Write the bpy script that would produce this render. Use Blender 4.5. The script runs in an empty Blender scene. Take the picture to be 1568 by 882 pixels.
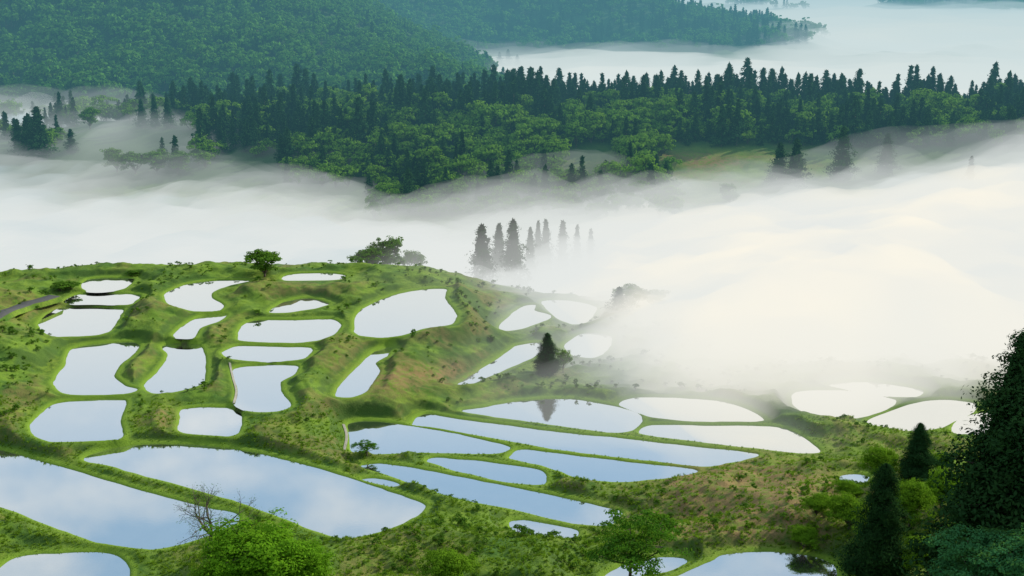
import bpy, math, random
import numpy as np
rng=np.random.default_rng(7); random.seed(7)
R=math.radians
# ------------------------------------------------------------------ camera
CZ=110.0; PITCH=R(15); F=2154.0
scene=bpy.context.scene
cam=bpy.data.cameras.new("camera"); camo=bpy.data.objects.new("camera",cam)
scene.collection.objects.link(camo); scene.camera=camo
cam.sensor_width=36; cam.lens=36*F/1568; cam.clip_end=20000; cam.clip_start=1
camo.location=(0,0,CZ); camo.rotation_euler=(R(90)-PITCH,0,0)
scene.view_settings.view_transform='Standard'; scene.view_settings.look='None'; scene.view_settings.exposure=0
cp,sp=math.cos(PITCH),math.sin(PITCH)
def ground_at(u,v,z):      # image pixel coordinates -> world ground position at elevation z
    dx=u-784.0; dy=F*cp+(441.0-v)*sp; dz=-F*sp+(441.0-v)*cp
    t=(z-CZ)/dz
    return dx*t,dy*t
def proj(X,Y,Z):
    f=Y*cp-(Z-CZ)*sp; up=Y*sp+(Z-CZ)*cp
    return 784+F*X/f, 441-F*up/f
# ------------------------------------------------------------------ noise
def _h(ix,iy,s):
    n=(ix.astype(np.int64)*374761393+iy.astype(np.int64)*668265263+s*982451653)&0x7fffffff
    n=((n^(n>>13))*1274126177)&0x7fffffff
    return ((n^(n>>16))&0xffff)/65535.0
def vn(x,y,s=0):
    ix=np.floor(x);iy=np.floor(y);fx=x-ix;fy=y-iy
    fx=fx*fx*(3-2*fx);fy=fy*fy*(3-2*fy)
    a=_h(ix,iy,s);b=_h(ix+1,iy,s);c=_h(ix,iy+1,s);d=_h(ix+1,iy+1,s)
    return (a*(1-fx)+b*fx)*(1-fy)+(c*(1-fx)+d*fx)*fy
def fbm(x,y,s=0,o=4):
    r=0;a=.5;t=0
    for i in range(o):
        r=r+a*vn(x*2**i+i*17.3,y*2**i-i*9.1,s+i);t+=a;a*=.5
    return r/t
def sstep(a,b,x):
    t=np.clip((x-a)/(b-a),0,1);return t*t*(3-2*t)
class RBF:
    def __init__(s,P,V,c=15.,lam=0.3):
        s.P=np.array(P,float);V=np.array(V,float);n=len(V);s.c=c
        d=np.sqrt(((s.P[:,None]-s.P[None])**2).sum(-1)+c*c)
        A=np.zeros((n+3,n+3));A[:n,:n]=d-lam*np.eye(n);A[:n,n]=1;A[:n,n+1:]=s.P/500;A[n,:n]=1;A[n+1:,:n]=s.P.T/500
        s.w=np.linalg.solve(A,np.r_[V,0,0,0])
    def __call__(s,X,Y):
        out=np.empty(X.shape);n=len(s.P)
        for i in range(0,len(X),60000):
            x=X[i:i+60000];y=Y[i:i+60000]
            d=np.sqrt((x[:,None]-s.P[:,0])**2+(y[:,None]-s.P[:,1])**2+s.c**2)
            out[i:i+60000]=d@s.w[:n]+s.w[n]+(s.w[n+1]*x+s.w[n+2]*y)/500
        return out
# ------------------------------------------------------------------ paddies
PONDS=[
(5.5,[(125,437),(135,428),(165,426),(203,427),(200,434),(188,443),(160,447),(135,447)]),
(5.0,[(97,462),(120,451),(160,449),(212,452),(208,460),(195,467),(150,466),(110,466)]),
(4.4,[(60,497),(75,480),(95,471),(140,470),(185,473),(183,485),(170,505),(150,513),(90,516),(70,510)]),
(3.2,[(83,585),(100,560),(108,537),(140,528),(195,524),(213,530),(200,545),(180,562),(175,578),(190,590),(208,597),(190,603),(130,605),(98,602)]),
(2.7,[(47,650),(65,633),(85,619),(130,613),(188,612),(190,625),(183,645),(187,668),(170,673),(120,676),(80,676),(55,668)]),
(3.0,[(222,590),(245,567),(258,545),(250,530),(280,527),(305,530),(313,545),(313,580),(300,592),(265,601),(235,602)]),
(2.4,[(276,640),(280,627),(320,624),(365,627),(370,640),(365,660),(350,668),(290,664),(275,658)]),
(5.2,[(254,450),(285,436),(330,430),(382,430),(350,438),(326,447),(325,457),(342,468),(335,475),(300,477),(270,470),(255,462)]),
(4.4,[(267,512),(285,497),(310,485),(345,482),(335,492),(305,503),(295,517),(272,518)]),
(5.0,[(432,426),(445,420),(500,418),(528,422),(520,428),(480,430),(440,430)]),
(4.5,[(414,478),(435,463),(470,457),(503,465),(480,473),(440,479)]),
(3.9,[(366,520),(372,500),(390,491),(450,490),(505,489),(521,498),(510,512),(485,522),(450,525),(400,524)]),
(3.6,[(340,540),(365,530),(420,531),(476,533),(470,545),(450,552),(400,554),(360,550)]),
(3.2,[(357,569),(370,562),(420,558),(453,561),(452,572),(430,585),(430,600),(445,620),(430,629),(390,631),(362,620),(365,595)]),
(4.2,[(543,502),(548,480),(575,463),(610,450),(650,443),(682,443),(680,457),(690,470),(698,485),(690,497),(650,503),(615,514),(580,517),(550,513)]),
(2.2,[(515,600),(530,580),(550,560),(575,539),(598,532),(592,545),(575,555),(580,568),(570,585),(560,600),(540,608),(518,608)]),
(-3.,[(765,500),(785,480),(805,468),(820,467),(818,475),(843,483),(835,491),(800,503),(775,507)]),
(-3.,[(700,590),(730,570),(770,545),(790,530),(825,525),(830,535),(815,548),(780,563),(745,578),(712,592)]),
(-4.,[(830,462),(870,460),(912,470),(900,492),(878,497),(850,485)]),
(-4.,[(865,530),(895,510),(935,515),(930,535),(910,548),(880,545)]),
(-1.6,[(534,650),(560,645),(620,651),(700,665),(770,682),(780,688),(755,695),(650,693),(560,696),(540,690),(536,670)]),
(-1.9,[(632,650),(650,634),(700,642),(780,652),(870,664),(950,671),(1050,683),(1158,695),(1140,704),(1075,714),(980,704),(850,688),(740,668),(665,655)]),
(-2.2,[(708,630),(740,624),(800,614),(870,611),(930,620),(975,633),(983,645),(965,660),(930,662),(840,650),(760,639)]),
(-2.6,[(948,620),(975,609),(1030,609),(1100,614),(1140,625),(1168,643),(1130,646),(1050,645),(990,637)]),
(-2.3,[(980,664),(1000,651),(1080,652),(1180,653),(1215,662),(1255,690),(1230,694),(1150,686),(1050,674)]),
(-1.6,[(780,700),(800,689),(850,694),(940,705),(1060,719),(1060,725),(1010,733),(950,738),(890,733),(860,722),(825,712),(790,705)]),
(-1.2,[(655,706),(670,701),(740,707),(820,719),(835,730),(830,742),(780,739),(700,721)]),
(-0.9,[(552,715),(580,710),(650,720),(740,738),(850,760),(945,782),(950,790),(930,804),(880,802),(800,783),(700,763),(640,745),(590,726)]),
(-0.9,[(782,801),(800,797),(840,803),(883,813),(875,825),(820,823),(790,815)]),
(1.2,[(130,702),(160,690),(220,681),(300,682),(390,694),(470,713),(560,741),(620,762),(650,775),(630,795),(580,815),(530,824),(480,812),(440,796),(370,770),(280,744),(180,716),(140,708)]),
(0.8,[(-60,692),(0,690),(60,706),(160,735),(270,767),(350,785),(364,792),(352,806),(300,826),(235,841),(150,830),(80,805),(0,775),(-60,762)]),
(0.2,[(0,872),(30,853),(100,847),(160,847),(190,860),(198,885),(180,900),(60,910),(0,900),(-10,885)]),
(4.0,[(1030,886),(1080,864),(1120,848),(1180,845),(1240,852),(1272,865),(1276,890),(1200,910),(1100,905),(1030,895)]),
(3.0,[(925,886),(960,864),(1020,853),(1052,858),(1030,872),(990,880)]),
(-2.5,[(1330,648),(1350,635),(1400,618),(1440,612),(1490,617),(1492,630),(1465,645),(1430,658),(1380,661)]),
(-2.0,[(1458,655),(1475,640),(1510,632),(1600,630),(1600,665),(1500,668),(1465,665)]),
(-3.0,[(1220,600),(1290,598),(1370,612),(1350,630),(1300,642),(1240,635),(1215,618)]),
(-3.2,[(1270,590),(1330,585),(1410,597),(1400,608),(1340,606)]),
(0.3,[(1285,733),(1305,726),(1330,730),(1325,740),(1300,742)]),
(-0.2,[(555,735),(575,732),(610,742),(600,747),(570,743)]),
]
def cr(P,n=6):
    P=np.array(P,float);N=len(P);o=[]
    for i in range(N):
        a,b,c,d=P[i-1],P[i],P[(i+1)%N],P[(i+2)%N]
        for k in range(n):
            t=k/n;q=.5*((2*b)+(-a+c)*t+(2*a-5*b+4*c-d)*t*t+(-a+3*b-3*c+d)*t**3)
            o.append(.75*q+.25*(b*(1-t)+c*t))
    return np.array(o)
def outward(q,dist):
    t=np.roll(q,-1,0)-np.roll(q,1,0);nrm=np.c_[t[:,1],-t[:,0]];nrm/=np.linalg.norm(nrm,axis=1)[:,None]+1e-9
    area=.5*np.sum(q[:,0]*np.roll(q[:,1],-1)-np.roll(q[:,0],-1)*q[:,1])
    return q+nrm*dist*(1 if area>0 else -1),area
POLY=[];ctrlP=[];ctrlV=[]
for z,p in PONDS:
    w=[ground_at(u,v,z) for u,v in p]
    q=cr(w,6)
    q,_=outward(q,.22)
    q=q+ (np.c_[fbm(q[:,0]/3,q[:,1]/3,5,2),fbm(q[:,0]/3,q[:,1]/3,9,2)]-.5)*0.7
    POLY.append((z,q)); c=q.mean(0); ctrlP.append(tuple(c)); ctrlV.append(z)
G=[(0,500,6.5),(0,560,6.5),(0,640,3.5),(-150,500,8),(-200,650,5),(-200,850,4),(100,418,4.5),(300,420,5),(500,414,5),(640,418,3.5),(700,440,1.5),
(460,450,5.5),(600,525,3.2),(480,560,4.2),(480,620,1.8),(640,600,-1),(720,500,-.5),(750,450,-2),(230,470,6.5),(380,455,6.5),(450,660,.8),
(1100,740,0),(1250,720,0),(1400,700,-1.5),(1200,800,4),(1350,800,7),(1500,800,11),(1568,760,8),(1450,740,2),(1000,810,1),(700,820,1),(600,860,1.5),(850,870,2),(280,880,1),(900,590,-3.5),
(1500,590,-4),(1200,560,-5),(1000,560,-5),(1050,480,-8),(1400,520,-8)]
for u,v,z in G:
    ctrlP.append(ground_at(u,v,z));ctrlV.append(z)
W=[(-150,470,-16),(-50,480,-22),(50,480,-24),(150,460,-20),(230,440,-20),(-230,490,-16),
(-300,545,-26),(-150,545,-27),(0,545,-28),(150,545,-28),(300,545,-26),
(-300,610,-9),(-150,605,-14),(0,600,-14),(150,605,-12),(300,610,-6),
(-300,660,-4),(-150,660,-4),(0,665,-2),(150,665,-1),(300,665,2),
(-320,740,1),(-260,740,0),(-180,740,4),(-90,740,9),(0,745,11),(100,745,11),(200,745,7),(300,745,9),(450,745,12),
(-300,830,-6),(-180,840,-8),(-60,850,-12),(60,850,-22),(200,850,-25),(400,850,-25),
(-380,900,10),(-260,900,8),(-150,910,8),(-40,930,4),(60,950,-30),(300,950,-35),
(-420,1000,50),(-300,1000,45),(-180,1000,35),(-110,1000,20),(-70,1010,8),(0,1000,-18),
(-420,1200,110),(-250,1150,85),(-150,1120,46),(-80,1120,18),(0,1120,-25),(200,1150,-35),(500,1150,-35),
(-100,1270,0),(0,1260,-28),(150,1270,-32),(280,1280,-35),
(-250,1400,90),(-55,1420,34),(60,1400,22),(140,1400,15),(210,1400,7),(270,1400,-4),(305,1400,-11),(400,1400,-24),(600,1400,-35),
(-200,1650,110),(0,1650,50),(200,1650,-20),(450,1650,-36),(470,1950,-24),(600,1950,-8),(760,1950,2),(650,1750,-30),(1100,1950,0),(0,2300,-35),(700,2300,-30),(-900,2300,120),(0,3500,-38),(1500,3500,-38),(-1500,3500,100),
(0,5000,150),(2500,5000,180),(-2500,5000,220),
(0,180,10),(-60,185,5),(60,180,14),(-110,190,6),(110,180,20),(62,160,25),(0,120,36),(-100,120,34),(100,120,38),(0,60,70),(0,0,103),(-150,0,95),(150,0,100),
(-700,900,90),(700,900,0),(-500,600,30),(600,600,20),(-350,300,30),(350,300,10),(420,430,-10),(-400,430,10)]
for x,y,z in W: ctrlP.append((x,y));ctrlV.append(z)
base=RBF(ctrlP,ctrlV,14.)
def hfun(X,Y):
    X=np.asarray(X,float).ravel();Y=np.asarray(Y,float).ravel()
    z=base(X,Y)
    far=sstep(520,900,Y)
    z=z+(fbm(X/95,Y/95,3)-.5)*30*sstep(820,1050,Y)+(fbm(X/22,Y/22,4)-.5)*(2.2+3*far)*sstep(150,230,Y)
    num=z*.004;den=np.full(X.shape,.004);dmin=np.full(X.shape,99.);ins=np.full(X.shape,-1)
    zin=np.zeros(X.shape)
    for k,(zi,q) in enumerate(POLY):
        M=20
        m=np.where((X>q[:,0].min()-M)&(X<q[:,0].max()+M)&(Y>q[:,1].min()-M)&(Y<q[:,1].max()+M))[0]
        if len(m)==0: continue
        x=X[m];y=Y[m];d2=np.full(x.shape,1e9);c=np.zeros(x.shape,bool);n=len(q)
        for i in range(n):
            ax,ay=q[i];bx,by=q[(i+1)%n];ex,ey=bx-ax,by-ay
            t=np.clip(((x-ax)*ex+(y-ay)*ey)/(ex*ex+ey*ey+1e-9),0,1)
            d2=np.minimum(d2,(x-ax-t*ex)**2+(y-ay-t*ey)**2)
            if ay!=by: c^=((ay>y)!=(by>y))&(x<ex*(y-ay)/(by-ay)+ax)
        d=np.sqrt(d2)
        w=(np.clip(1-d/M,0,1)**2)/(d+.15)**2.6
        num[m]+=w*zi;den[m]+=w
        dmin[m]=np.where(c,-d,np.where(dmin[m]<0,dmin[m],np.minimum(dmin[m],d)))
        mi=m[c];ins[mi]=k;zin[mi]=zi-np.minimum(.5,.5*d[c])
    o=num/den
    dd=np.clip(dmin,0,99)
    nearz=sstep(520,430,Y)
    n1=sstep(.25,.62,fbm(X/12,Y/12,8,2))*.8+(fbm(X/5,Y/5,18,2)-.5)*.5
    o=o+.36*(1-np.exp(-dd/.35))*nearz+nearz*sstep(150,220,Y)*(sstep(1.6,4.4,dd)*n1*2.0+sstep(4,10,dd)*(fbm(X/17,Y/17,88,3)-.38)*3.5)+nearz*sstep(1,3,dd)*(fbm(X/2.4,Y/2.4,12,3)-.5)*.9
    o=np.where(ins>=0,zin,o)
    return o,dmin,ins
def place(u,v,z=0.):
    for _ in range(14):
        x,y=ground_at(u,v,z);z=.5*z+.5*hfun([x],[y])[0][0]
    return x,y,z
# ------------------------------------------------------------------ mesh helpers
def mesh_np(name,verts,faces4,mats=(),matidx=None,attrs=None,smooth=False,nside=4):
    me=bpy.data.meshes.new(name);verts=np.asarray(verts,np.float32);faces4=np.asarray(faces4,np.int32)
    nf=len(faces4)
    me.vertices.add(len(verts));me.vertices.foreach_set("co",verts.ravel())
    me.loops.add(nf*nside);me.loops.foreach_set("vertex_index",faces4.ravel())
    me.polygons.add(nf);me.polygons.foreach_set("loop_start",np.arange(0,nf*nside,nside,dtype=np.int32))
    if smooth is not False: me.polygons.foreach_set("use_smooth",np.full(nf,True) if smooth is True else smooth)
    for m in mats: me.materials.append(m)
    if matidx is not None: me.polygons.foreach_set("material_index",np.asarray(matidx,np.int32))
    me.update(calc_edges=True)
    if attrs:
        for k,(dom,val) in attrs.items():
            a=me.attributes.new(k,'FLOAT',dom);a.data.foreach_set("value",np.asarray(val,np.float32))
    return me
def obj(name,me,loc=(0,0,0),parent=None):
    o=bpy.data.objects.new(name,me);scene.collection.objects.link(o);o.location=loc
    if parent: o.parent=parent
    return o
# ------------------------------------------------------------------ materials
def newmat(n):
    m=bpy.data.materials.new(n);m.use_nodes=True;nt=m.node_tree;nt.nodes.clear()
    return m,nt,nt.nodes.new("ShaderNodeOutputMaterial")
def N(nt,t,**k):
    n=nt.nodes.new(t)
    for a,b in k.items(): setattr(n,a,b)
    return n
def noise(nt,scale,detail=4,rough=.6):
    g=N(nt,"ShaderNodeNewGeometry");n=N(nt,"ShaderNodeTexNoise");n.inputs["Scale"].default_value=scale;n.inputs["Detail"].default_value=detail;n.inputs["Roughness"].default_value=rough
    nt.links.new(g.outputs["Position"],n.inputs["Vector"]);return n.outputs["Fac"]
def mixc(nt,f,a,b,mode='MIX'):
    n=N(nt,"ShaderNodeMix",data_type='RGBA',blend_type=mode)
    for i,v in ((0,f),(6,a),(7,b)):
        if hasattr(v,"links"): nt.links.new(v,n.inputs[i])
        elif i==0: n.inputs[i].default_value=v
        else: n.inputs[i].default_value=(*v,1)
    return n.outputs[2]
def mrange(nt,x,a,b,c=0,d=1):
    n=N(nt,"ShaderNodeMapRange");nt.links.new(x,n.inputs[0])
    for i,v in enumerate((a,b,c,d)): n.inputs[i+1].default_value=v
    return n.outputs[0]
def attr(nt,name):
    n=N(nt,"ShaderNodeAttribute");n.attribute_name=name;return n.outputs["Fac"]
def terrain_mat():
    m,nt,out=newmat("grass_ground")
    L=nt.links.new
    c=mixc(nt,mrange(nt,noise(nt,.10,4),.38,.60),(.05,.135,.02),(.19,.285,.03))
    c=mixc(nt,mrange(nt,noise(nt,1.3,4,.7),.40,.66),c,(.085,.17,.02))
    c=mixc(nt,attr(nt,"bank_shade"),c,(.045,.10,.02))  # shading painted into the grass colour: steep bank sides darker
    c=mixc(nt,attr(nt,"lush"),c,(.19,.32,.028))
    d=N(nt,"ShaderNodeMath",operation='MULTIPLY');L(attr(nt,"dry"),d.inputs[0]);L(mrange(nt,noise(nt,.5,5,.7),.36,.54),d.inputs[1])
    c=mixc(nt,d.outputs[0],c,(.26,.175,.08))
    c=mixc(nt,attr(nt,"wood"),c,(.03,.085,.02))
    c=mixc(nt,attr(nt,"mud"),c,(.08,.08,.035))
    c=mixc(nt,mrange(nt,noise(nt,4,3,.8),.35,.7,0,.4),c,(.045,.085,.016))
    b=N(nt,"ShaderNodeBsdfPrincipled");L(c,b.inputs["Base Color"]);b.inputs["Roughness"].default_value=.9;b.inputs["Specular IOR Level"].default_value=.15
    bp=N(nt,"ShaderNodeBump");bp.inputs["Strength"].default_value=.8;bp.inputs["Distance"].default_value=.28
    L(noise(nt,3.0,4,.7),bp.inputs["Height"]);L(bp.outputs[0],b.inputs["Normal"]);L(b.outputs[0],out.inputs[0]);return m
def leaf_mat(name,c1,c2,c3,tr=.35):
    m,nt,out=newmat(name);L=nt.links.new
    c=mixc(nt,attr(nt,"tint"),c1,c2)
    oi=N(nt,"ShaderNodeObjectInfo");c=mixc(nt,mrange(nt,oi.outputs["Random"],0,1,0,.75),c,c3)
    d=N(nt,"ShaderNodeBsdfDiffuse");t=N(nt,"ShaderNodeBsdfTranslucent");mx=N(nt,"ShaderNodeMixShader");mx.inputs[0].default_value=tr
    L(c,d.inputs[0]);L(mixc(nt,.5,c,(.16,.3,.02),'MIX') if tr>.25 else c,t.inputs[0]);L(d.outputs[0],mx.inputs[1]);L(t.outputs[0],mx.inputs[2]);L(mx.outputs[0],out.inputs[0]);return m
def plain(name,c1,c2,sc,rough=.85):
    m,nt,out=newmat(name)
    b=N(nt,"ShaderNodeBsdfPrincipled");nt.links.new(mixc(nt,mrange(nt,noise(nt,sc),.35,.65),c1,c2),b.inputs["Base Color"]);b.inputs["Roughness"].default_value=rough
    nt.links.new(b.outputs[0],out.inputs[0]);return m
def water_mat():
    m,nt,out=newmat("paddy_water");L=nt.links.new
    g=N(nt,"ShaderNodeBsdfGlossy");g.inputs["Roughness"].default_value=.03;g.inputs["Color"].default_value=(.99,.99,.98,1)
    d=N(nt,"ShaderNodeBsdfDiffuse");L(mixc(nt,mrange(nt,noise(nt,.3,4),.4,.6),(.07,.09,.07),(.13,.14,.11)),d.inputs[0])
    lw=N(nt,"ShaderNodeLayerWeight");lw.inputs[0].default_value=.5
    mx=N(nt,"ShaderNodeMixShader");L(mrange(nt,lw.outputs["Facing"],0,.65,.25,.92),mx.inputs[0])
    bp=N(nt,"ShaderNodeBump");bp.inputs["Strength"].default_value=.05;bp.inputs["Distance"].default_value=.02;L(noise(nt,1.5,3),bp.inputs["Height"]);L(bp.outputs[0],g.inputs["Normal"])
    L(d.outputs[0],mx.inputs[1]);L(g.outputs[0],mx.inputs[2]);L(mx.outputs[0],out.inputs[0]);return m
M_T=terrain_mat();M_W=water_mat()
M_CED=leaf_mat("cedar_needles",(.014,.046,.016),(.045,.11,.026),(.032,.085,.03),.12)
M_DK=leaf_mat("dark_cedar_needles",(.009,.032,.012),(.034,.085,.022),(.02,.06,.02),.1)
M_BR=leaf_mat("broad_leaves",(.05,.14,.016),(.15,.31,.035),(.17,.32,.03),.35)
M_LT=leaf_mat("young_leaves",(.075,.18,.012),(.19,.35,.025),(.15,.30,.02),.4)
M_SH=leaf_mat("shrub_leaves",(.035,.10,.014),(.11,.24,.028),(.12,.24,.03),.3)
M_FAR=leaf_mat("hill_leaves",(.035,.13,.022),(.12,.28,.035),(.10,.24,.025),.28)
M_GR=leaf_mat("grass_blades",(.11,.22,.014),(.22,.36,.03),(.18,.29,.03),.4)
M_BUSH=leaf_mat("bush_leaves",(.07,.20,.01),(.19,.40,.02),(.15,.34,.02),.4)
M_BK=plain("bark",(.05,.04,.03),(.11,.09,.07),3)
M_ROAD=plain("asphalt",(.045,.05,.055),(.07,.07,.075),2)
M_CON=plain("concrete",(.22,.21,.18),(.32,.31,.27),2)
# ------------------------------------------------------------------ terrain
ys=[60.];
while ys[-1]<200: ys.append(ys[-1]+2)
while ys[-1]<450: ys.append(ys[-1]+.42)
st=.5
while ys[-1]<6500: ys.append(ys[-1]+st);st*=1.014
ys=np.array(ys)
ss=np.r_[np.linspace(-1.1,-.42,40),np.linspace(-.415,.415,720),np.linspace(.42,1.1,40)]
YY,SS=np.meshgrid(ys,ss,indexing='ij');XX=SS*(YY+20)
Z,DM,INS=hfun(XX,YY)
xr,yr=XX.ravel(),YY.ravel()
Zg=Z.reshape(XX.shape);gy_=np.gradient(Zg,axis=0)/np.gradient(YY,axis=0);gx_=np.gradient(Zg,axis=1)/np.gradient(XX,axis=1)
bank_shade=sstep(.3,.85,np.hypot(gx_,gy_).ravel())*sstep(.8,2,DM)*.85*(yr<520)  # mask for the painted bank shading, from ground slope
lush=sstep(1.9,.6,DM)*sstep(-.25,.05,DM)*.9+.55*sstep(.48,.64,fbm(xr/7,yr/7,31))*sstep(1.5,3,DM)*(1-bank_shade)
uu,vv=proj(xr,yr,Z)
def blob(u0,v0,ru,rv,uu=uu,vv=vv): return np.exp(-(((uu-u0)/ru)**2+((vv-v0)/rv)**2))
dry=np.clip(.45*sstep(.47,.63,fbm(xr/12,yr/12,21))*sstep(1.5,4,DM)+1.3*blob(1150,748,130,48)+.9*blob(600,585,60,24)+.7*blob(1130,790,180,45)+.4*blob(80,470,60,12)+.5*blob(700,570,40,20)+.6*blob(250,640,20,22)+.9*blob(1060,243,90,12),0,1)*(yr<720)
wood=np.clip(sstep(600,640,yr)*(1-blob(1080,255,230,30)*1.4),0,1)
mud=sstep(-.15,-.35,DM)
nr,nc=XX.shape
idx=np.arange(nr*nc).reshape(nr,nc)
fc=np.stack([idx[:-1,:-1],idx[:-1,1:],idx[1:,1:],idx[1:,:-1]],-1).reshape(-1,4)
me=mesh_np("ground",np.c_[xr,yr,Z],fc,[M_T],attrs={"lush":("POINT",np.clip(lush,0,1)),"bank_shade":("POINT",bank_shade),"dry":("POINT",dry),"wood":("POINT",wood),"mud":("POINT",np.clip(mud,0,1))},smooth=True)
obj("ground",me)
for z,q in POLY:
    n=len(q);e,area=outward(q,.3)
    if area<0: e=e[::-1]
    me=bpy.data.meshes.new("paddy_water");me.from_pydata([(a,b,z) for a,b in e],[],[list(range(n))]);me.materials.append(M_W)
    obj("paddy_water",me)
def ribbon(name,pts,w,mat,lift=.12,flat=False):
    P=[];
    for u,v in pts: P.append(place(u,v)[:2])
    P=np.array(P);n=len(P);o=[]
    for i in range(n-1):
        a,b,c,d=P[max(i-1,0)],P[i],P[i+1],P[min(i+2,n-1)]
        for k in range(10):
            t=k/10;o.append(.5*((2*b)+(-a+c)*t+(2*a-5*b+4*c-d)*t*t+(-a+3*b-3*c+d)*t**3))
    o.append(P[-1]);o=np.array(o);t=np.gradient(o,axis=0);nn=np.c_[-t[:,1],t[:,0]]/np.linalg.norm(t,axis=1)[:,None]
    rows=[o+nn*w*f for f in (-.5,0,.5)]
    H=[hfun(r[:,0],r[:,1])[0] for r in rows]
    if flat:
        h=np.maximum(np.maximum(H[0],H[1]),H[2]);h=np.array([h[max(0,i-4):i+5].max() for i in range(len(h))]);h=np.convolve(np.pad(h,4,'edge'),np.ones(9)/9,'valid')
        H=[h,h,h]
        sk=[rows[0]-nn*.6,rows[2]+nn*.6]
        V=np.concatenate([np.c_[sk[0],h-1.2]]+[np.c_[r,hh+lift] for r,hh in zip(rows,H)]+[np.c_[sk[1],h-1.2]]);nrw=5
    else:
        V=np.concatenate([np.c_[r,np.maximum(hh,H[1]-.1)+lift] for r,hh in zip(rows,H)]);nrw=3
    m=len(o)
    f=[(j*m+i,j*m+i+1,(j+1)*m+i+1,(j+1)*m+i) for j in range(nrw-1) for i in range(m-1)]
    mi=None;mats=[mat]
    if flat: mats=[mat,M_T];mi=[1 if (j in(0,3)) else 0 for j in range(nrw-1) for i in range(m-1)]
    obj(name,mesh_np(name,V,f,mats,mi))
ribbon("road",[(-60,515),(-20,498),(10,484),(35,472),(60,465),(85,461)],4.0,M_ROAD,.1,True)
ribbon("drainage_ditch",[(352,556),(357,580),(362,600),(358,618)],.5,M_CON)
ribbon("drainage_ditch",[(526,650),(531,668),(527,690)],.6,M_CON)
# ------------------------------------------------------------------ plants
def unit(a): return a/(np.linalg.norm(a,axis=-1,keepdims=True)+1e-9)
def leaves(C,Nn,S,asp=.6):
    n=len(C);Nn=unit(Nn);r=rng.normal(size=(n,3));t1=unit(np.cross(Nn,r));t2=np.cross(Nn,t1)
    S=S[:,None];V=np.stack([C-t1*S,C-t2*S*asp,C+t1*S,C+t2*S*asp],1).reshape(-1,3)
    return V,np.arange(4*n).reshape(n,4)
def tubes(segs,sides=6):
    V=[];Fc=[];b=0
    for p0,p1,r0,r1 in segs:
        p0=np.array(p0,float);p1=np.array(p1,float);d=unit(p1-p0);a=unit(np.cross(d,[.31,.77,.2]));c=np.cross(d,a)
        for p,r in((p0,r0),(p1,r1)):
            for k in range(sides):
                th=2*math.pi*k/sides;V.append(p+(a*math.cos(th)+c*math.sin(th))*r)
        for k in range(sides):
            Fc.append((b+k,b+(k+1)%sides,b+sides+(k+1)%sides,b+sides+k))
        b+=2*sides
    return np.array(V),np.array(Fc)
def combine(name,segs,C,Nn,S,T,mat,asp=.6,sides=6):
    V1,F1=tubes(segs,sides);V2,F2=leaves(C,Nn,S,asp)
    V=np.r_[V1,V2];Fc=np.r_[F1,F2+len(V1)];mi=np.r_[np.zeros(len(F1)),np.ones(len(F2))]
    return mesh_np(name,V,Fc,[M_BK,mat],mi,{"tint":("FACE",np.r_[np.zeros(len(F1)),T])})
def cedar(seed,ncl,nl,leaf,Rr=.17,mat=None,low=.06,pw=.6,nbr=4,cl=.054):
    g=np.random.default_rng(seed)
    t=low+(1-low)*g.random(ncl)**1.1;t=np.sort(t)
    ph=g.random(ncl)*6.283
    env=Rr*np.clip(1-t,0.01,1)**pw*np.minimum(1,(t-low)/.10+.45)*(1+.30*np.sin(ph*2+t*17+seed)+.4*(g.random(ncl)-.5))
    rad=env*(.5+.5*g.random(ncl)**.5)
    cx=np.c_[np.cos(ph)*rad,np.sin(ph)*rad,t]
    cs=cl*(1.15-.65*t)*(.6+.8*g.random(ncl))*(Rr/.17)**.5
    k=np.repeat(np.arange(ncl),nl);n=len(k)
    d=unit(g.normal(size=(n,3)))*(g.random(n)**.45)[:,None]
    out=np.c_[np.cos(ph),np.sin(ph),np.zeros(ncl)]
    C=cx[k]+d*cs[k][:,None]+out[k]*(d*out[k]).sum(1)[:,None]*cs[k][:,None]*.6
    C[:,2]-=np.abs((d*out[k]).sum(1))*cs[k]*.5
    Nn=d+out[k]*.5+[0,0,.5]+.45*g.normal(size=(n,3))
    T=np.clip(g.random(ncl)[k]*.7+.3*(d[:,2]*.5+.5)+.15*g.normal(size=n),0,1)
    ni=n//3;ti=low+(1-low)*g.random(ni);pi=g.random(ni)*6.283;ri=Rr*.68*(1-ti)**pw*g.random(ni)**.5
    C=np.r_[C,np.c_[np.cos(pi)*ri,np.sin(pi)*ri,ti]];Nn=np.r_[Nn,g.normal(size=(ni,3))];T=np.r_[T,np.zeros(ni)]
    S=leaf*(.6+.8*g.random(len(C)))*(np.r_[1.15-.6*t[k],np.full(ni,1.7)])
    segs=[((0,0,-.03),(0,0,.3),.018,.013),((0,0,.3),(0,0,.97),.013,.002)]
    for i in range(0,ncl,nbr): segs.append(((0,0,max(t[i]-.03,.02)),tuple(cx[i]),.004,.0015))
    return combine("cedar",segs,C,Nn,S,T,mat or M_CED,.45,4)
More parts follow.
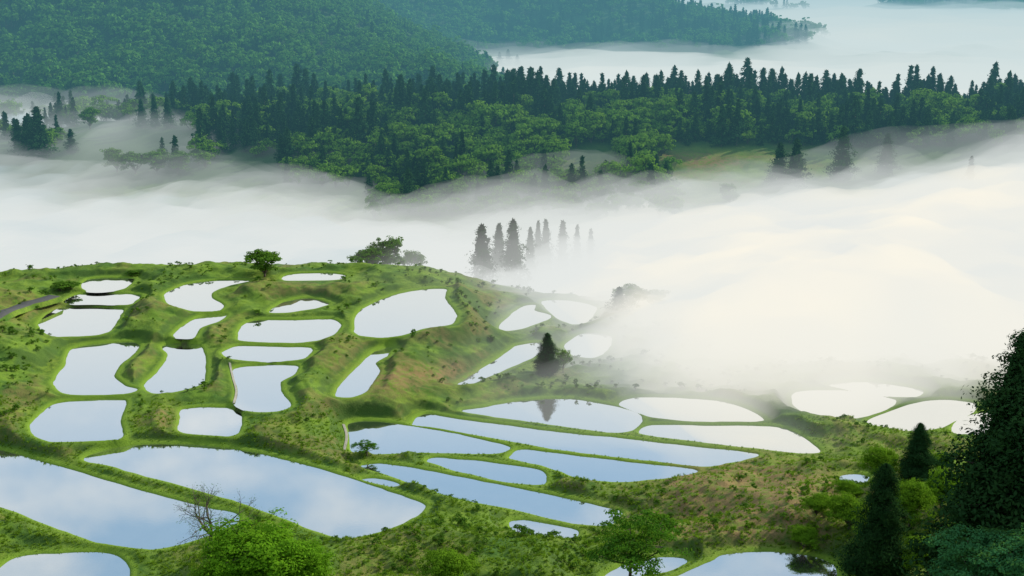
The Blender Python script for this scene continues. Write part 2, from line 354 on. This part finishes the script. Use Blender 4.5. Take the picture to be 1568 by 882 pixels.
def broad(seed,nlobe,ncl,nl,leaf,mat,low=.25,wid=.42,flat=1.,asp=.65,spread=.62):
    g=np.random.default_rng(seed);segs=[]
    cz=(1+low)/2;hz=(1-low)/2
    L=[];
    for i in range(nlobe):
        d=unit(g.normal(size=3));r=g.random()**.4*spread
        L.append([d[0]*wid*r,d[1]*wid*r,cz+d[2]*hz*r])
    L=np.array(L);Lr=(.36+.22*g.random(nlobe))*wid
    top=np.array([0,0,low+.05]);segs.append(((0,0,-.03),(.01,0,top[2]*.5),.03,.024));segs.append(((.01,0,top[2]*.5),tuple(top),.024,.019))
    for i in range(nlobe):
        mid=(top+L[i])/2+g.normal(size=3)*.02+[0,0,-.02];segs.append((tuple(top),tuple(mid),.013,.009));segs.append((tuple(mid),tuple(L[i]),.009,.004))
    li=g.integers(0,nlobe,ncl);dd=unit(g.normal(size=(ncl,3)));dd[:,2]=np.abs(dd[:,2])*.9-.45*(g.random(ncl)<.45)
    cc=L[li]+dd*Lr[li][:,None]*(.7+.35*g.random(ncl))[:,None]*[1,1,.8*flat];cr_=wid*(.12+.09*g.random(ncl))
    for i in range(0,ncl,4): segs.append((tuple(L[li[i]]),tuple(cc[i]),.004,.0015))
    k=np.repeat(np.arange(ncl),nl);n=len(k);d=unit(g.normal(size=(n,3)))*(g.random(n)**.4)[:,None]
    C=cc[k]+d*cr_[k][:,None]*[1.15,1.15,.75*flat]
    Nn=d+dd[k]*.6+[0,0,.5]+.45*g.normal(size=(n,3))
    T=np.clip(g.random(ncl)[k]*.75+.25*g.random(n)+.1*d[:,2],0,1)
    S=leaf*(.6+.8*g.random(n))
    return combine("broadleaf",segs,C,Nn,S,T,mat,asp,4)
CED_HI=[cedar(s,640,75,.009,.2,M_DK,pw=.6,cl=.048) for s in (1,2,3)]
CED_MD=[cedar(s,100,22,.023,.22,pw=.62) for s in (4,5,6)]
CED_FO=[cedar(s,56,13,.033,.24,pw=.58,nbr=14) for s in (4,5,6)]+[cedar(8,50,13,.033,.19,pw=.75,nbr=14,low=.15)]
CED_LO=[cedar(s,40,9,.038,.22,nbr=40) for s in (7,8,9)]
BR_HI=[broad(s,16,240,70,.014,M_LT,.08,.48) for s in (11,12)]
BUSH=[broad(s,18,300,80,.013,M_BUSH,.0,.5) for s in (13,)]
BR_MD=[broad(s,12,110,36,.027,M_SH,.08,.48) for s in (14,15,16)]
BR_LT=[broad(s,11,90,36,.026,M_LT,.12,.46) for s in (24,25)]
BR_LO=[broad(s,6,28,9,.068,M_FAR,.05,.5) for s in (17,18,19)]
def tree(name,me,u,v,hpx,wpx=None,sink=.3,basew=None):
    x,y,z=place(u,v)
    depth=y*cp-(z-CZ)*sp
    h=hpx*depth/F/cp
    o=obj(name,me,(x,y,z-sink))
    w=(wpx*depth/F)/basew if wpx else h
    o.scale=(w,w,h);o.rotation_euler[2]=random.random()*6.28
    return o
def tall(name,me,x,y,topv,wpx,bw,rot=None):
    z=hfun([x],[y])[0][0]
    a=PITCH-math.atan((441-topv)/F);ztop=CZ-math.tan(a)*y
    depth=y*cp-((z+ztop)/2-CZ)*sp;w=wpx*depth/F/bw
    o=obj(name,me,(x,y,z-.3));o.scale=(w,w,ztop-z+.3);o.rotation_euler[2]=random.random()*6 if rot is None else rot;return o
def tall_at(name,me,u,y,topv,wpx,bw):
    return tall(name,me,(u-784)*(y*cp+CZ*sp)/F,y,topv,wpx,bw)
CW=.44;BW=.98
TL=[("c",838,572,64,42),("b",862,570,40,32),("b",406,423,46,70),
("c",626,322,64,34),("b",697,318,44,40),("c",1192,284,64,40),("c",1217,284,70,42),("c",1288,276,80,46),("c",1356,266,60,38),("b",1117,315,38,44),
("c",62,242,76,50),("c",44,240,60,34),("c",30,236,52,30),("c",110,232,34,24),("b",138,198,38,38),("c",218,195,42,24),("c",238,195,46,22),("c",258,196,46,24),
("b",180,264,42,50),("b",208,266,40,58),("b",240,266,38,58),("b",272,266,38,52),("c",432,255,46,24),
("b",92,446,18,34),("b",204,422,10,24),("b",110,442,14,30),
("b",690,98,36,26),("b",706,98,40,28),("c",730,104,26,16),("c",745,106,26,16),("c",765,104,24,16),("c",778,104,26,16),("c",792,106,22,14),("b",632,112,20,28)]
for i,(k,u,v,h,w) in enumerate(TL):
    if k=="c": tree("cedar_tree",(CED_MD if not (u==838) else CED_HI)[i%3],u,v,h,w,basew=CW)
    else: tree("broadleaf_tree",BR_MD[i%3] if not(u in(862,)) else BR_LT[i%2],u,v,h,w,basew=BW)
for k,u,y,tv,w in [("b",566,438,374,68),("b",594,440,358,62),("b",628,450,376,50),("c",738,452,345,44),("c",764,466,344,34),("c",786,458,338,44),("c",812,478,350,26),("c",824,490,340,22),("c",836,492,338,28),("c",862,496,340,30),("c",884,500,346,22),("c",905,505,352,22),
                   ("b",968,395,432,60),("b",1000,400,440,50),("c",948,392,440,30),("b",1175,350,560,40),("c",1486,600,240,22)]:
    if k=="c": tall_at("cedar_tree",CED_MD[u%3],u,y,tv,w*1.2,CW)
    else: tall_at("broadleaf_tree",BR_MD[u%3],u,y,tv,w,BW)
# foreground trees
tall("cedar_tree",CED_HI[0],66.2,172,512,255,CW,.5)
tall("cedar_tree",CED_HI[2],71,166,600,215,CW,1.1)
tall("cedar_tree",CED_HI[1],78,186,575,200,CW,2.5)
tall("cedar_tree",CED_HI[1],57.0,200,712,100,CW,1.5)
tree("cedar_tree",CED_HI[2],1403,738,94,62,basew=CW)
for (u,v,h,w,m) in [(1350,745,70,75,0),(1392,810,90,80,1),(1440,780,70,80,0),(1300,810,60,80,1),(1250,790,40,60,0),(1480,800,60,70,1),(1440,725,40,50,0),(1300,760,30,50,1),(1340,830,50,70,1),(1230,840,40,60,0),
                    (340,915,62,110,1),(690,905,75,100,0),(1420,880,70,90,0)]:
    tree("broadleaf_tree",BR_HI[m],u,v,h,w,basew=BW)
tall_at("leafy_bush",BUSH[0],405,205,788,195,BW);tall_at("leafy_bush",BUSH[0],462,204,826,95,BW)
M_TEAL=leaf_mat("maple_leaves",(.025,.10,.035),(.06,.22,.08),(.06,.20,.07),.3)
MAP=[broad(s,18,240,80,.013,M_TEAL,.3,.5,.45,spread=.8) for s in (31,32)]
tall_at("maple_tree",MAP[0],1478,152,815,190,1.05);tall_at("maple_tree",MAP[1],1560,148,806,150,1.05)
M_MG=leaf_mat("tier_leaves",(.035,.11,.012),(.09,.24,.02),(.07,.19,.02),.35)
MAP2=broad(41,15,150,60,.014,M_MG,.25,.5,.35,spread=.85)
tree("broadleaf_tree",MAP2,965,900,132,148,basew=1.05)
tree("broadleaf_tree",MAP2,562,697,29,38,basew=1.05)
def bare():
    segs=[];tips=[]
    def rec(p,d,l,r,n):
        p=np.array(p)
        for j in range(3):
            q=p+d*l/3;r2=r*.88;segs.append((tuple(p),tuple(q),r,r2));p=q;r=r2;d=unit(d+rng.normal(size=3)*.16+[0,0,.05])
            if n<5 and j>0 and rng.random()<.6: rec(p,unit(d+rng.normal(size=3)*.75),l*.6,r*.6,n+1)
        if n>=5: tips.append(p);return
        for k in range(2 if n>0 else 4): rec(p,unit(d*.9+rng.normal(size=3)*.5),l*.74,r*.76,n+1)
    rec((0,0,-.3),np.array([.02,0,1.]),2.9,.30,0)
    tips=np.array(tips);k=rng.integers(0,len(tips),900);C=tips[k]+rng.normal(size=(900,3))*.2
    return combine("bare_tree",segs,C,rng.normal(size=(900,3)),np.full(900,.07),rng.random(900),M_MG,.6,5)
mb=bare();zz=np.array([v.co.z for v in mb.vertices]).max()
x,y,z=place(320,852);s=(116*(y*cp+(CZ-z)*sp)/F/cp)/zz
ob=obj("bare_tree",mb,(x,y,z));ob.scale=(s*1.15,s*1.15,s)
# ------------------------------------------------------------------ instanced masses
def scatter(name,variants,X,Y,Zp,S):
    root=bpy.data.objects.new(name,None);scene.collection.objects.link(root)
    pick=rng.integers(0,len(variants),len(X));print(name,len(X))
    for k,vm in enumerate(variants):
        m=pick==k;n=m.sum()
        if n==0: continue
        th=rng.random(n)*6.283;c=np.c_[X[m],Y[m],Zp[m]];s=S[m]*.5*math.sqrt(2)
        V=np.stack([c+np.c_[np.cos(th+a)*s,np.sin(th+a)*s,np.zeros(n)] for a in (0,math.pi/2,math.pi,1.5*math.pi)],1).reshape(-1,3)
        ins=obj("stand_%d"%k,mesh_np("points",V,np.arange(4*n).reshape(n,4)),parent=root)
        ins.instance_type='FACES';ins.use_instance_faces_scale=True;ins.show_instancer_for_render=False;ins.show_instancer_for_viewport=False
        obj("plant_%d"%k,vm,parent=ins)
def jgrid(x0,x1,y0,y1,s):
    a,b=np.meshgrid(np.arange(x0,x1,s),np.arange(y0,y1,s));a=a.ravel()+rng.random(a.size)*s;b=b.ravel()+rng.random(b.size)*s
    return a,b
a,b=jgrid(-400,400,555,790,5.8);m=np.abs(a/b)<.44;a,b=a[m],b[m];z=hfun(a,b)[0];u,v=proj(a,b,z)
nz=fbm(a/30,b/30,55,3)
keep=~((u>860)&(u<1260)&(v>226)&(v<285)&(nz<.66)) & ~((u>1030)&(v>226)) & ~((u<300)&(v>185)&(nz<.64)) & ~((u<560)&(v>290)) & ~((u<440)&(v>240)&(nz<.55)) & (v<335)
a,b,z,nz,u,v=a[keep],b[keep],z[keep],nz[keep],u[keep],v[keep]
crest=np.exp(-((b-752)/22)**2);con=rng.random(len(a))<np.clip(.08+.65*crest*sstep(560,720,u)+.3*crest+.6*(fbm(a/40,b/40,77,2)>.57)-.25*((v>230)),0.05,.95)
hh=(9+12*rng.random(len(a))*fbm(a/15,b/15,44,2)*1.4)
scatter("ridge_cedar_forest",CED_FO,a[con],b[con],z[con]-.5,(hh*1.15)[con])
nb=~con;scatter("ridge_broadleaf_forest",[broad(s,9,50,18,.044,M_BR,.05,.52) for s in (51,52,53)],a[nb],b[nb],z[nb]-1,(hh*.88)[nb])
a,b=jgrid(-700,900,850,2150,8.8);m=(np.abs(a/b)<.40)&((b<1700)|(a>300));a,b=a[m],b[m];z=hfun(a,b)[0];m=z>-16;a,b,z=a[m],b[m],z[m]
con=rng.random(len(a))<.12*(fbm(a/60,b/60,5)>.5)+.45*(b>1340)*(fbm(a/60,b/60,5)>.45)
hh=9+9*rng.random(len(a))*fbm(a/40,b/40,66,2)*1.6
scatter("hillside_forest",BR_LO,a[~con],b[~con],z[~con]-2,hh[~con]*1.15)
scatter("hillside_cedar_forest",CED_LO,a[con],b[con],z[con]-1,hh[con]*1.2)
def tuft(seed,n=26,h=.5,sp=.28,w=.03):
    g=np.random.default_rng(seed);th=g.random(n)*6.283;r=g.random(n)*sp;bx=np.c_[np.cos(th)*r,np.sin(th)*r,np.full(n,-.05)]
    hh=h*(.5+.6*g.random(n));ln=np.c_[np.cos(th),np.sin(th),np.zeros(n)]*(hh*.55)[:,None]
    side=np.c_[-np.sin(th+g.normal(size=n)),np.cos(th),np.zeros(n)]*w
    mid=bx+ln*.35+np.c_[np.zeros(n),np.zeros(n),hh*.65];tip=bx+ln+np.c_[np.zeros(n),np.zeros(n),hh]
    V=np.stack([bx-side,bx+side,mid+side,mid-side, mid-side,mid+side,tip+side*.15,tip-side*.15],1).reshape(-1,3)
    return mesh_np("tuft",V,np.arange(8*n).reshape(2*n,4),[M_GR],attrs={"tint":("FACE",np.repeat(g.random(n),2))})
TU=[tuft(i,18,w=.04) for i in range(3)]
n=40000;b=np.sqrt(rng.uniform(200**2,300**2,n));a=b*rng.uniform(-.40,.40,n);z,dm,_=hfun(a,b);u,v=proj(a,b,z)
m=(dm>.5)&(rng.random(n)<np.clip(1.25-(b-200)/120,.2,1)*(1-.8*blob(1150,750,120,42,u,v)));a,b,z,dm=a[m],b[m],z[m],dm[m]
scatter("grass",TU,a,b,z,(.45+.7*rng.random(len(a))**2)*np.clip(dm/1.8,.4,1))
WD=[broad(s,6,22,16,.065,M_LT,.02,.6,.8) for s in (61,62)]+[broad(s,6,22,16,.065,M_SH,.02,.6,.8) for s in (64,65)]
n=16000;b=np.sqrt(rng.uniform(200**2,430**2,n));a=b*rng.uniform(-.40,.40,n);z,dm,_=hfun(a,b);u,v=proj(a,b,z)
pw=sstep(.49,.63,fbm(a/9,b/9,91,3))*.35+.9*np.exp(-((u-700)/260)**2-((v-850)/45)**2)+.8*((u>1230)&(v>740))+.4*((u<60)&(v>480)&(v<660))+.25*((u>950)&(v>740))
pw=pw*(1-.85*blob(1140,750,110,40,u,v))
m=(dm>2.2)&(rng.random(n)<pw);a,b,z,dm=a[m],b[m],z[m],dm[m]
scatter("weeds",WD,a,b,z-.15,(.5+1.2*rng.random(len(a))**2)*np.clip(dm/4,.5,1))
n=3200;b=np.sqrt(rng.uniform(210**2,425**2,n));a=b*rng.uniform(-.40,.40,n);z,dm,_=hfun(a,b)
m=(dm>2.4)&(rng.random(n)<.75*sstep(.51,.61,fbm(a/12,b/12,191,3)));a,b,z=a[m],b[m],z[m]
scatter("shrubs",[broad(s,8,30,20,.05,M_SH,.0,.62,.85) for s in (71,72)],a,b,z-.2,1.0+1.4*rng.random(len(a))**2)
zi,q=POLY[31];gx,gy=np.meshgrid(np.arange(q[:,0].min(),q[:,0].max(),.3),np.arange(q[:,1].min(),q[:,1].max(),1.6));gx=gx.ravel()+rng.normal(size=gx.size)*.05;gy=gy.ravel()+rng.normal(size=gy.size)*.06+gx*.25
_,dm,ii=hfun(gx,gy);m=(dm<-.5)&(ii==31);print("seedlings",m.sum())
M_SEED=leaf_mat("seedling_blades",(.02,.05,.02),(.04,.09,.03),(.03,.07,.02),.1)
sd=tuft(77,12,.3,.1,.05);sd.materials[0]=M_SEED
scatter("rice_seedlings",[sd],gx[m],gy[m],np.full(m.sum(),zi+.03),1.3+.5*rng.random(m.sum()))
# ------------------------------------------------------------------ fog
def glow_fogmat(name,sig,c):
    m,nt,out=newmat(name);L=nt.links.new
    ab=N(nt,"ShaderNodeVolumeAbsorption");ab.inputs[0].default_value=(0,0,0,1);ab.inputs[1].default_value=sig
    em=N(nt,"ShaderNodeEmission");em.inputs[1].default_value=sig;em.inputs[0].default_value=(*c,1)  # volume glows by itself: emission stands in for multiply scattered light
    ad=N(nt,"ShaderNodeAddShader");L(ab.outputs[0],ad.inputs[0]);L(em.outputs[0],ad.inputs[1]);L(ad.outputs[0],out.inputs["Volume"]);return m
def fogbank(name,x,y,T,mat,zb=-75):
    nr,nc=len(y),len(x);X,Y=np.meshgrid(x,y);T=np.clip(T(X.ravel(),Y.ravel()),zb+5,80)
    top=np.c_[X.ravel(),Y.ravel(),T];bot=top.copy();bot[:,2]=zb;I=np.arange(nr*nc).reshape(nr,nc);J=I+nr*nc
    f=[np.stack([I[:-1,:-1],I[:-1,1:],I[1:,1:],I[1:,:-1]],-1).reshape(-1,4),np.stack([J[:-1,:-1],J[1:,:-1],J[1:,1:],J[:-1,1:]],-1).reshape(-1,4)]
    for A,B,C,D in ((I[0,:-1],J[0,:-1],J[0,1:],I[0,1:]),(I[-1,1:],J[-1,1:],J[-1,:-1],I[-1,:-1]),(I[1:,0],J[1:,0],J[:-1,0],I[:-1,0]),(I[:-1,-1],J[:-1,-1],J[1:,-1],I[1:,-1])):
        f.append(np.stack([A,B,C,D],-1))
    obj(name,mesh_np(name,np.r_[top,bot],np.concatenate(f),[mat],smooth=False))
FG=[(100,560,-14),(350,500,-12),(600,480,-9),(700,560,-8),(600,700,-12),(900,740,-8),(1200,740,-7),(1450,720,-8),(100,700,-15),(1000,860,-15),(500,860,-15),(1500,860,-10),
(100,430,-5),(300,425,-4),(500,418,-3),(650,435,-2),(-150,430,-2),
(0,385,-2),(150,375,-4),(300,385,-4),(450,375,-5),(600,375,-4),(700,390,1),(770,395,6),(840,400,9),
(0,300,-6),(150,300,-8),(300,300,-8),(450,295,-12),(550,320,-15),(700,330,-15),(850,320,-12),(1000,330,-5),(1150,310,2),(1300,300,6),(1450,270,10),(1568,240,16),(1700,220,18),
(950,400,9),(1100,380,9),(1300,380,13),(1500,380,14),
(870,480,2),(790,480,-1.5),(960,480,8),(1100,470,13),(1300,470,16),(1500,470,16),
(900,540,.5),(1000,540,7),(1150,550,9),(1300,550,9),(1450,560,6),(1550,580,1.5),(1650,600,1),
(800,590,-3),(950,600,1.2),(1100,610,1.5),(1220,600,2.2),(1330,610,.2),(1440,620,-2.5),(1560,640,-5.0),(1050,670,-2.4),(1250,660,-2.5),(720,640,-3.5)]
P=[ground_at(u,v,t) for u,v,t in FG];V=[t for *_,t in FG]
for x,y,t in [(-230,690,-2),(-250,640,-6),(-190,650,-7),(-180,710,-2),(0,650,-21),(100,660,-22),(200,650,-12),(270,650,4),(0,750,-30),(200,750,-20),(-150,750,-7),(300,750,-2),(-300,750,1),(-100,690,-10),(500,500,15),(-500,500,0),(500,650,10),(-500,650,-2)]:
    P.append((x,y));V.append(t)
fogT=RBF(P,V,12.)
def T1(dz,s,amp,sc=26,f=None):
    def g(X,Y):
        w=sstep(285,380,Y)
        n=(fbm(X/sc,Y/sc*.7,s,5)-.5)*amp*(.35+.65*w)+(fbm(X/95,Y/70,s+5,2)-.5)*amp*.7*w
        r=fogT(X,Y)+dz*(.4+.6*w)+n
        return r if f is None else np.where(f(X,Y)>0,r-40*(1-f(X,Y)),-70)
    return g
gx=np.arange(-520,521,5.);gy=np.arange(270,806,5.)
east=lambda X,Y:np.clip(sstep(-70,60,X),0.0,1)
west=lambda X,Y:np.clip(sstep(80,-60,X),0.0,1)
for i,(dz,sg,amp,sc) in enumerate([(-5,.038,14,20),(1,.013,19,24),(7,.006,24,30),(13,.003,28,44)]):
    fogbank("valley_fog",gx,gy,T1(dz,100+i*10,amp,sc),glow_fogmat("fog_%d"%i,sg,(.79,.82,.80)))
fogbank("valley_fog",gx,gy,T1(-2,300,18,26,east),glow_fogmat("fog_warm_glow",.035,(1.06,.98,.81)))  # eastern fog, warm light put into its own glow
fogbank("valley_fog",gx,gy,T1(-3,320,18,26,west),glow_fogmat("fog_cool_glow",.022,(.50,.63,.69)))  # western fog, dimmer bluish light put into its own glow
gx=np.r_[np.arange(-900,900,12.),np.arange(900,3500,80.)];gy=np.r_[np.arange(808,1700,10.),np.arange(1700,6400,60.)]
def TF(dz,s,amp): 
    return lambda X,Y:-14+dz+(fbm(X/70,Y/60,s,4)-.5)*amp+9*sstep(-60,-260,X)*sstep(900,840,Y)+12*sstep(1200,1500,Y)*sstep(150,330,X)*sstep(1900,1700,Y)
fogbank("far_fog",gx,gy,TF(-2,200,18),glow_fogmat("fog_far",.022,(1.0,.965,.88)))  # far fog is self-glowing as well
fogbank("far_fog",gx,gy,TF(7,210,26),glow_fogmat("fog_far_thin",.004,(.88,.91,.88)))
fogbank("air_haze",np.array([-4000,4000.]),np.array([480,7000.]),lambda X,Y:np.full(X.shape,80.),glow_fogmat("air_haze",.0006,(.15,.43,.54)),-90)  # aerial haze whose blue light is its own emission
# ------------------------------------------------------------------ light
SUN_EL=R(28);SUN_AZ=R(54)
w=bpy.data.worlds.new("World");scene.world=w;w.use_nodes=True;nt=w.node_tree;nt.nodes.clear();L=nt.links.new
out=N(nt,"ShaderNodeOutputWorld");bg=N(nt,"ShaderNodeBackground");sky=N(nt,"ShaderNodeTexSky");sky.sky_type='NISHITA';sky.sun_disc=False;sky.sun_elevation=SUN_EL;sky.sun_rotation=SUN_AZ
tc=N(nt,"ShaderNodeTexCoord");s=N(nt,"ShaderNodeSeparateXYZ");L(tc.outputs["Generated"],s.inputs[0])
mp=N(nt,"ShaderNodeMapping");mp.inputs["Scale"].default_value=(1,1,2.6);L(tc.outputs["Generated"],mp.inputs[0])
nz=N(nt,"ShaderNodeTexNoise");nz.inputs["Scale"].default_value=5.5;nz.inputs["Detail"].default_value=8;nz.inputs["Roughness"].default_value=.6;L(mp.outputs[0],nz.inputs["Vector"])
hor=mrange(nt,s.outputs[2],.25,.40,.92,0)
cl=mrange(nt,nz.outputs["Fac"],.43,.70,.08,.85)
mxm=N(nt,"ShaderNodeMath",operation='MAXIMUM');L(hor,mxm.inputs[0]);L(cl,mxm.inputs[1])
skb=mixc(nt,.75,sky.outputs[0],(2.7,4.8,7.0))
c=mixc(nt,mxm.outputs[0],skb,(8.4,8.3,7.9));L(c,bg.inputs[0]);bg.inputs[1].default_value=.11;L(bg.outputs[0],out.inputs[0])
sl=bpy.data.lights.new("sun",'SUN');sl.energy=5;sl.angle=R(.5);sl.color=(1,.90,.68);so=obj("sun",sl)
from mathutils import Vector
d=Vector((math.sin(SUN_AZ)*math.cos(SUN_EL),math.cos(SUN_AZ)*math.cos(SUN_EL),math.sin(SUN_EL)))
so.rotation_euler=d.to_track_quat('Z','Y').to_euler();so.location=(0,0,300)
print("verts",len(Z),"ok")
